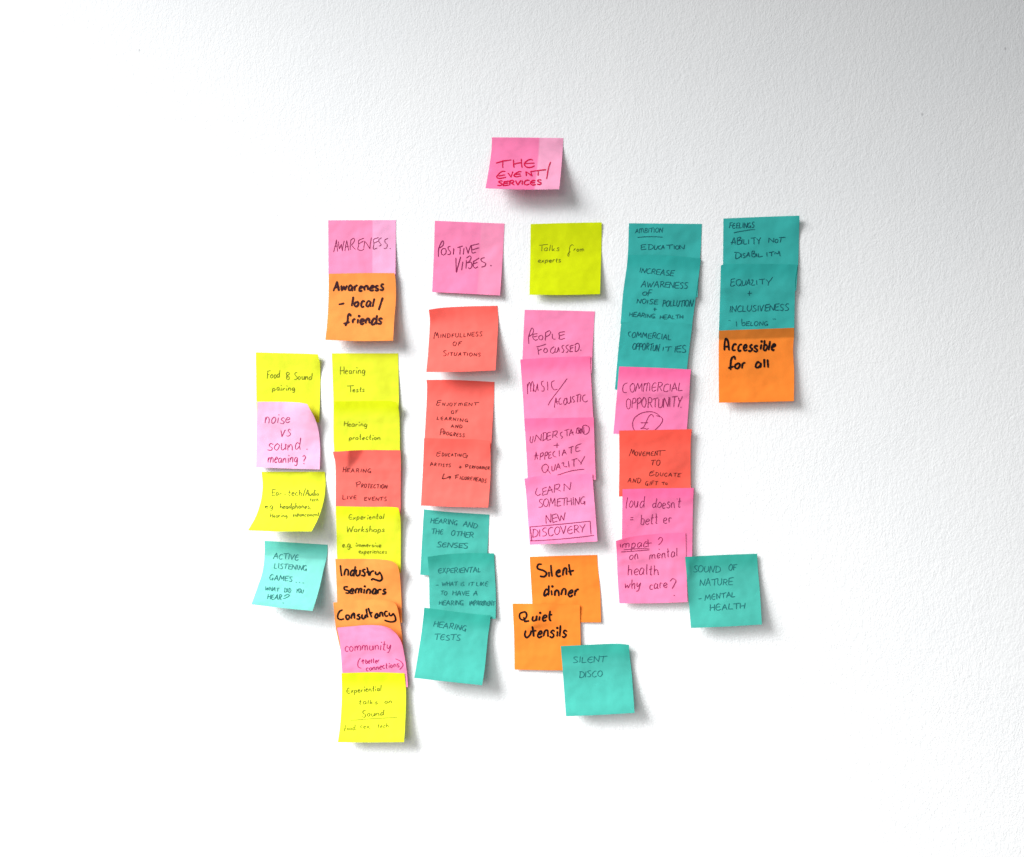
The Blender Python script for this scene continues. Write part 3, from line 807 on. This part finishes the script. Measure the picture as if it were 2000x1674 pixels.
p.t('l 288,1145 320,1058 330,1115 348,1065 352,1130', ('OVEMEN', 355, 1138, 620, 1135, 50), 'l 655,1078 652,1138;l 605,1085 718,1074')
p.t(('TO', 540, 1250, 650, 1250, 60)); p.t('c 585,1312 540,1328 530,1350 528,1368 550,1370 590,1355;l 535,1340 575,1332', ('DUCATE', 595, 1372, 888, 1384, 44)); p.t(('AND', 270, 1450, 425, 1455, 56), ('GIFT', 478, 1480, 620, 1480, 48), 'l 668,1448 712,1445;l 690,1448 688,1478', ('o', 712, 1474, 740, 1472, 42))
n = N('pink note reading loud doesn\'t = better, partly under the impact? note', 'hot',
      [(1215.8, 955.5), (1285, 953.7), (1355, 953.1)], [(1355, 953.1), (1353.4, 986.5), (1351.8, 1088)],
      [(1214, 1090), (1351.8, 1088)], [(1215.8, 955.5), (1214.7, 1051), (1214, 1090)], lift=3, v0=.12, band=(.09, .94), gum=0.25)
p = Page(n, 1180, 930, 6.2, 1.45, MAG)
p.t(('loud', 257, 390, 482, 385, 146)); p.t(("doesn't", 580, 390, 925, 380, 120))
p.t('l 315,505 352,500;l 310,530 355,527', ('bett', 432, 588, 648, 575, 126), ('er', 708, 578, 812, 572, 115))
n = N('pink note reading impact? on mental health why care? with a curled upper left corner', 'pink',
      [(1202.9, 1056.6), (1228.4, 1049.6), (1276.8, 1043.4), (1338.9, 1040.5)],
      [(1338.9, 1040.5), (1339.7, 1075.2), (1341.3, 1131.6), (1342.9, 1176)],
      [(1209.8, 1178.4), (1275, 1178.2), (1342.9, 1176)],
      [(1202.9, 1056.6), (1204.2, 1075.2), (1206.6, 1131.6), (1209.8, 1178.4)], lift=6, v0=.1, curls=[(0, 0, 6, .45)], gum=0.3)
p = Page(n, 1180, 930, 6.2, 1.5, MAG)
p.t('l 195,820 198,865', ('mpac', 215, 868, 520, 860, 102), 'l 528,760 530,862;l 500,815 575,808', 'c 650,770 680,740 705,760 690,800 655,835;d 665,885')
p.s('l 235,893 548,880;l 203,918 545,893', 'underline')
p.t(('on', 302, 1010, 412, 1005, 98), ('mental', 542, 1005, 888, 972, 102)); p.t(('health', 278, 1205, 658, 1190, 122))
p.t(('why', 242, 1365, 438, 1352, 112), ('care', 542, 1370, 762, 1345, 100), 'c 795,1275 830,1240 868,1265 850,1310 820,1365;d 847,1445')
n = N('teal note reading SOUND OF NATURE - MENTAL HEALTH, beside the impact? note', 'mint',
      [(1338, 1087.8), (1410, 1084), (1478.6, 1081.6)], [(1478.6, 1081.6), (1480.3, 1111.1), (1484.2, 1156.5), (1488, 1219.8)],
      [(1349.7, 1226.6), (1420, 1223.8), (1488, 1219.8)], [(1338, 1087.8), (1342.9, 1145.1), (1349.7, 1226.6)], lift=13, level=True, v0=.16, gum=0.2)
p = Page(n, 1310, 1060, 8.81, 1.5, GRY)
p.t(('SOUND', 378, 502, 848, 512, 108), ('OF', 982, 478, 1128, 480, 112)); p.t(('NATURE', 492, 738, 1058, 725, 112))
p.t('l 470,968 530,958', ('MENTAL', 588, 992, 1105, 928, 92)); p.t(('HEALTH', 668, 1172, 1272, 1130, 102))

# -- fifth column
n = N('dark teal note reading FEELINGS underlined, ABILITY NOT DISABILITY', 'teal',
      [(1412.9, 426.9), (1490, 423.6), (1561.6, 421.2)], [(1561.6, 421.2), (1560.6, 457.3), (1559.2, 510.4), (1554.9, 567.7)],
      [(1412, 565), (1554.9, 567.7)], [(1412.9, 426.9), (1412.2, 516.1), (1412, 565)], lift=6, v0=.2, curls=[(1, 0, 10, .32)])
p = Page(n, 1390, 410, 6.974, 1.5, TLI)
p.t(('FEELINGS', 234, 250, 576, 240, 72)); p.s('l 298,312 440,285 592,268', 'underline')
p.t('l 270,475 305,375 318,470;l 255,445 330,438;l 345,472 348,385;c 340,385 395,370 380,405 350,420;c 350,420 405,420 390,460 345,472', 'l 412,390 408,468;l 438,398 432,465 482,460;l 502,400 500,464;l 530,385 600,375;l 575,385 575,470;l 612,385 640,425;l 668,375 640,425 640,470', 'l 772,448 778,380 840,440 845,380;c 885,395 862,415 870,445 900,435 895,400 880,396;l 915,378 1005,372;l 945,378 930,445'); p.t('l 325,668 332,585;c 305,575 375,585 395,620 370,650 322,668;l 400,590 405,650;c 455,590 425,600 430,618 455,630 440,652 420,648', 'l 470,645 500,575 515,640;l 465,620 520,615;l 545,640 550,555;c 545,560 580,560 570,590 552,598;c 552,598 600,600 585,635 548,640;l 612,590 612,640;l 635,590 632,640 695,628;l 750,575 752,635;l 775,580 850,565;l 815,575 812,632;c 850,600 870,580 885,595 905,590 915,555;l 915,555 930,632')
n = N('dark teal note reading EQUALITY + INCLUSIVENESS and the quoted words I BELONG', 'teal',
      [(1407.9, 518.3), (1412.5, 516.8), (1490, 515.6), (1557.8, 516.8)],
      [(1557.8, 516.8), (1557, 524.7), (1553.5, 546.2), (1552.8, 567.7), (1551.3, 640.9), (1551, 656)],
      [(1403.5, 660), (1551, 656)], [(1407.9, 518.3), (1404.3, 643.7), (1403.5, 660)], lift=4, v0=.15, gum=0.12)
p = Page(n, 1390, 410, 6.974, 1.5, TLI)
p.t('c 320,935 265,950 262,990 258,1035 290,1035 320,1022;l 262,985 310,978;c 385,945 340,960 335,1005 365,1035 400,1000 395,955 375,945;l 370,1010 410,1040', 'c 420,960 420,1030 450,1020 470,955;l 468,1028 505,940 520,1025;l 480,1000 528,990;c 535,960 560,950 555,985 540,1015 545,1025 590,1020', 'l 612,955 615,1020;l 640,950 725,940;l 690,948 690,1015;l 740,945 775,985;l 830,912 775,985 765,1030'); p.t('l 485,1140 548,1135;l 515,1100 512,1170'); p.t(('INCLUSIVENESS', 235, 1390, 1045, 1365, 84))
p.t('l 232,1500 238,1512;l 248,1500 254,1512', 'l 332,1515 337,1588', 'l 408,1480 413,1578;c 413,1545 448,1530 450,1568 414,1580', ('ELONG', 462, 1580, 765, 1572, 58), 'l 833,1475 838,1495;l 858,1472 865,1498')
n = N('orange note reading Accessible for all, lowest note of the rightmost stack', 'orange',
      [(1404.2, 645.9), (1480, 643), (1551, 640.4)],
      [(1551, 640.4), (1551, 654), (1549.1, 682.4), (1551, 722.2), (1550.6, 783.5)],
      [(1404.2, 786.6), (1480, 785.4), (1550.6, 783.5)], [(1404.2, 645.9), (1403.6, 699.5), (1404.2, 786.6)], lift=9, v0=.13, band=(.13, .66))
p = Page(n, 1390, 620, 8.81, 4.2, BLK)
p.t('c 218,572 222,450 245,362 275,400 300,572;l 225,505 300,495', ('ccess', 345, 572, 790, 580, 185), ('ible', 825, 562, 1085, 572, 180))
p.t('c 405,730 390,672 345,700 325,810 325,910;l 280,872 380,840', ('or', 395, 882, 572, 875, 172), ('a', 735, 872, 848, 870, 158), 'l 903,712 905,862;l 960,720 972,868')

# -- first column
n = N('yellow note reading Food & Sound pairing, partly under the noise vs sound note', 'yellow',
      [(499.7, 688.2), (557.6, 689.9), (600, 691), (620.5, 692.2)],
      [(620.5, 692.2), (624.4, 707.3), (625.7, 732.1), (624.7, 786.5), (623.6, 825.3)],
      [(502, 821), (565, 823.5), (623.6, 825.3)], [(499.7, 688.2), (501, 784.1), (502, 821)], lift=4, v0=.3, curls=[(1, 0, 9, .35)])
p = Page(n, 480, 670, 6.44, 1.3, OLV, xh=.8)
p.t(('Food', 262, 442, 425, 435, 92, .1), 'c 530,440 508,385 530,365 547,385 520,410 508,445 530,462 548,438 510,392', ('Sound', 602, 460, 830, 460, 88, .1))
p.t(('pairing', 332, 600, 618, 600, 76, .1))
n = N('lilac note reading noise vs sound meaning? with its curled upper right corner', (0.93, .52, .73),
      [(502.5, 784.6), (549.9, 784.9), (585, 786.5), (599.9, 789.3)],
      [(599.9, 789.3), (604.2, 797.5), (613.5, 814.4), (621.3, 837.7), (625.2, 871.9), (624.4, 916.9)],
      [(500.2, 912.5), (557.6, 915), (624.4, 916.9)], [(502.5, 784.6), (501.7, 825.3), (500.2, 912.5)], lift=6, v0=.3, curls=[(1, 0.05, 16, .6)])
p = Page(n, 480, 670, 6.44, 1.5, MGL)
p.t(('noise', 234, 1005, 552, 1003, 130)); p.t(('vs', 428, 1170, 562, 1175, 140)); p.t(('sound', 275, 1345, 682, 1345, 132), 'd 768,1335')
p.t(('meaning', 272, 1505, 648, 1500, 106), 'c 712,1430 735,1412 750,1440 730,1475 728,1490;d 730,1515')
n = N('yellow note reading Ear-tech/Audio tech with its bottom curling outwards', 'yellow',
      [(511.1, 921.6), (570, 921.4), (634.4, 921.6)],
      [(634.4, 921.6), (635.9, 944), (632.5, 976.5), (622.9, 1009), (608.6, 1038)],
      [(484.3, 1036.1), (545, 1038), (608.6, 1038)],
      [(511.1, 921.6), (513, 951.6), (509.2, 980.3), (498.7, 1010.9), (484.3, 1036.1)], lift=27, v0=.12, power=1.6)
p = Page(n, 470, 900, 5.231, 1.25, (80, 82, 24), xh=.82)
p.t(('Ear', 315, 356, 415, 355, 60, .1), 'l 440,342 464,338', ('tech', 482, 355, 625, 355, 62, .1), 'l 662,280 638,362', ('Audio', 658, 355, 795, 358, 60, .1)); p.t(('tech', 705, 415, 793, 415, 36))
p.t(('eg', 242, 486, 330, 486, 50), ('headphones,', 396, 490, 718, 490, 60, .1)); p.t(('Hearing', 298, 580, 475, 575, 48, .1), ('enhancement', 528, 573, 798, 568, 46, .1))
n = N('pale aqua note reading ACTIVE LISTENING GAMES... WHAT DID YOU HEAR?', 'aqua',
      [(516.8, 1056.2), (575, 1060), (639.8, 1064)],
      [(639.8, 1064), (639.2, 1083.5), (632.5, 1110.3), (622.9, 1152.3), (610.5, 1193.4)],
      [(491, 1180.4), (550, 1187.5), (610.5, 1193.4)],
      [(516.8, 1056.2), (516.8, 1081.6), (513, 1116), (502.5, 1148.5), (491, 1180.4)], lift=24, v0=.16, power=1.3, band=(.22, .80), gum=0.3)
p = Page(n, 470, 900, 5.231, 1.3, GRY)
p.t(('ACTIVE', 330, 1000, 588, 1012, 56)); p.t(('LISTENING', 337, 1095, 672, 1122, 50)); p.t(('GAMES', 290, 1215, 522, 1230, 52), 'd 565,1240;d 600,1243;l 628,1248 650,1248')
p.t(('WHAT', 247, 1320, 383, 1338, 42), ('DID', 440, 1340, 508, 1345, 44), ('YOU', 562, 1348, 636, 1352, 42)); p.t(('HEAR', 270, 1412, 413, 1420, 50), 'c 440,1385 480,1362 497,1372 470,1395 432,1410;d 432,1452')

# -- the long stack in the second column from the left
n = N('yellow note reading Hearing Tests, topmost of the long stack', 'yellow',
      [(648.1, 690.2), (777.7, 690.2)], [(777.7, 690.2), (779.1, 780), (778.6, 815)],
      [(652, 818), (778.6, 815)], [(648.1, 690.2), (651.3, 782.7), (652, 818)], lift=3)
p = Page(n, 630, 670, 7.276, 1.3, OLV, xh=.8)
p.t(('Hearing', 248, 445, 603, 430, 106, .08)); p.t('l 342,610 445,602;l 395,610 395,700', ('ests', 422, 697, 595, 690, 82))
n = N('yellow note reading Hearing protection with a curled upper right corner', 'yellow',
      [(651.3, 784.1), (712.5, 783.4), (760.6, 783.4), (773.6, 785.7)],
      [(773.6, 785.7), (776.4, 790.9), (779.5, 804.7), (780.5, 828.1), (781.2, 915)],
      [(659, 915), (780, 913)], [(651.3, 784.1), (652.7, 879.6), (659, 915)], lift=3, curls=[(1, 0, 10, .32)], v0=.25, gum=.6)
p = Page(n, 630, 670, 7.276, 1.3, OLV, xh=.8)
p.t(('Hearing', 300, 1185, 630, 1185, 82)); p.t(('protection', 370, 1375, 818, 1375, 80))
n = N('coral note reading HEARING PROTECTION LIVE EVENTS with a creased upper left corner', 'coral',
      [(650.2, 882.1), (668, 881.5), (689.8, 879.9), (712.2, 879.1), (782.1, 879.4)],
      [(782.1, 879.4), (782.7, 904.8), (782.4, 964.6), (782.1, 1008)],
      [(656, 1012), (782.1, 1008)], [(650.2, 882.1), (652, 892), (654.6, 901.8), (655.7, 988.5), (656, 1012)], lift=3, v0=.25,
      fold=6.5, curls=[(0, 0, 2, .3)], gum=0.1)
p = Page(n, 630, 860, 6.694, 1.5, MAR, gap=.26)
p.t(('H', 265, 415, 300, 415, 82), ('EARING', 312, 418, 632, 422, 50)); p.t('l 448,618 440,555;c 425,560 490,540 490,565 445,585', ('ROTECTION', 500, 620, 838, 630, 52)); p.t('l 265,712 262,772 305,765', ('IVE', 318, 772, 440, 768, 46), ('EVENTS', 542, 785, 832, 790, 47))
n = N('yellow note reading Experiental Workshops e.g. immersive experiences', 'yellow',
      [(655.7, 988.8), (719.6, 990), (764.5, 990.3), (777.9, 991.8)],
      [(777.9, 991.8), (779.4, 997.4), (782.1, 1012.4), (782.7, 1084), (782.8, 1118.7)],
      [(659, 1122), (782.8, 1118.7)], [(655.7, 988.8), (658.4, 1090), (659, 1122)], lift=3, curls=[(1, 0, 10, .32)], gum=.3)
p = Page(n, 630, 860, 6.694, 1.3, OLV, xh=.8)
p.t(('Experiental', 338, 1035, 802, 1030, 72, .08)); p.t(('Workshops', 312, 1200, 808, 1197, 82)); p.t(('e.g.', 250, 1400, 385, 1400, 80), ('immersive', 428, 1395, 762, 1395, 62)); p.t(('experiences', 466, 1480, 836, 1480, 56))
n = N('orange note reading Industry Seminars in thick marker', 'amber',
      [(654.9, 1091.6), (701.1, 1091.3), (741.7, 1092.5), (762, 1095.4), (771.7, 1099.5)],
      [(771.7, 1099.5), (776.2, 1105), (779.8, 1116.7), (782.3, 1141.1), (784.4, 1181.7), (785.4, 1216.2)],
      [(660, 1220), (785.4, 1216.2)], [(654.9, 1091.6), (657.9, 1156.3), (658.4, 1175.6), (660, 1220)], lift=3, curls=[(1, 0.02, 10, .5)])
p = Page(n, 630, 1070, 9.847, 3.7, BLK)
p.t('l 342,330 368,550', ('ndus', 402, 545, 818, 545, 215), 'l 850,370 888,540;l 830,470 905,455;c 905,540 925,470 975,445 990,450', 'c 1015,450 1022,505 1060,510 1100,465;c 1088,455 1130,530 1142,600 1100,635 1020,615 960,598 932,628')
p.t('c 490,750 415,755 420,800 500,830 500,870 435,865', ('eminars', 510, 878, 1215, 888, 155))
n = N('orange note reading Consultancy in thick marker, between Industry Seminars and community', 'amber',
      [(650.8, 1176.9), (680.8, 1174.1), (721.4, 1171), (746.8, 1170.7), (762, 1172.6), (769.1, 1176.1)],
      [(769.1, 1176.1), (774.2, 1182.7), (777.8, 1193.9), (781.3, 1215.2), (786.8, 1257), (788, 1300)],
      [(673, 1303), (788, 1300)], [(650.8, 1176.9), (656, 1226), (673, 1303)], lift=3, curls=[(1, 0.02, 9, .5)])
p = Page(n, 630, 1070, 9.847, 3.7, BLK)
p.t('c 388,1190 330,1220 290,1300 300,1360 350,1380 415,1362', ('onsu', 432, 1372, 830, 1358, 160), 'l 838,1165 870,1345;l 875,1150 945,1340;l 890,1255 965,1245', ('anc', 1000, 1350, 1255, 1308, 145),
    'c 1280,1240 1285,1290 1320,1305 1355,1260;c 1350,1250 1398,1340 1398,1400 1330,1425 1240,1410 1185,1388')
n = N('lilac pink note reading community (better connections) with a curled corner', 'lilac',
      [(658.2, 1226), (682, 1223.9), (716.6, 1221.1), (747.8, 1222.9), (763.4, 1228.6)],
      [(763.4, 1228.6), (775.6, 1239.9), (784.2, 1255.4), (790.3, 1283.2), (794.6, 1314.4), (796.7, 1342.1)],
      [(672, 1346), (796.7, 1342.1)], [(658.2, 1226), (663.8, 1255.4), (668.5, 1313.5), (672, 1346)], lift=3, curls=[(1, 0.03, 13, .6)])
p = Page(n, 630, 1200, 5.771, 1.5, MGL)
p.t(('community', 247, 420, 765, 392, 96)); p.t('c 425,490 400,530 400,590 435,608', 'l 455,560 455,510;l 435,535 455,508 470,530', ('better', 480, 556, 635, 545, 56))
p.t(('connections', 488, 638, 862, 592, 62), 'c 820,500 880,530 905,570 865,625')
n = N('yellow note reading Experiential talks on Sound, lowest of the long stack', 'yellow',
      [(666.9, 1314.7), (734, 1313.3), (789.8, 1314.9)],
      [(789.8, 1314.9), (792.5, 1342.1), (792.9, 1373.3), (791.1, 1416.6), (789.1, 1449.5)],
      [(659.8, 1449.9), (725, 1450), (789.1, 1449.5)],
      [(666.9, 1314.7), (667.8, 1347.3), (666.9, 1381.9), (663.8, 1421.8), (659.8, 1449.9)], lift=13, v0=.2, gum=0.4)
p = Page(n, 630, 1200, 5.771, 1.25, (80, 82, 12), xh=.82)
p.t(('Experiential', 272, 890, 662, 862, 66, .1)); p.t(('talks', 402, 1015, 618, 1010, 50), ('on', 697, 1005, 778, 1005, 46)); p.t(('Sound', 442, 1155, 688, 1140, 70, .1))
p.s('c 310,1195 600,1172 840,1162', 'underline', w=0.9); p.t(('food,', 240, 1308, 382, 1300, 60, .1), ('cex,', 422, 1282, 540, 1284, 46), ('tech', 615, 1280, 745, 1276, 56), w=1.0)
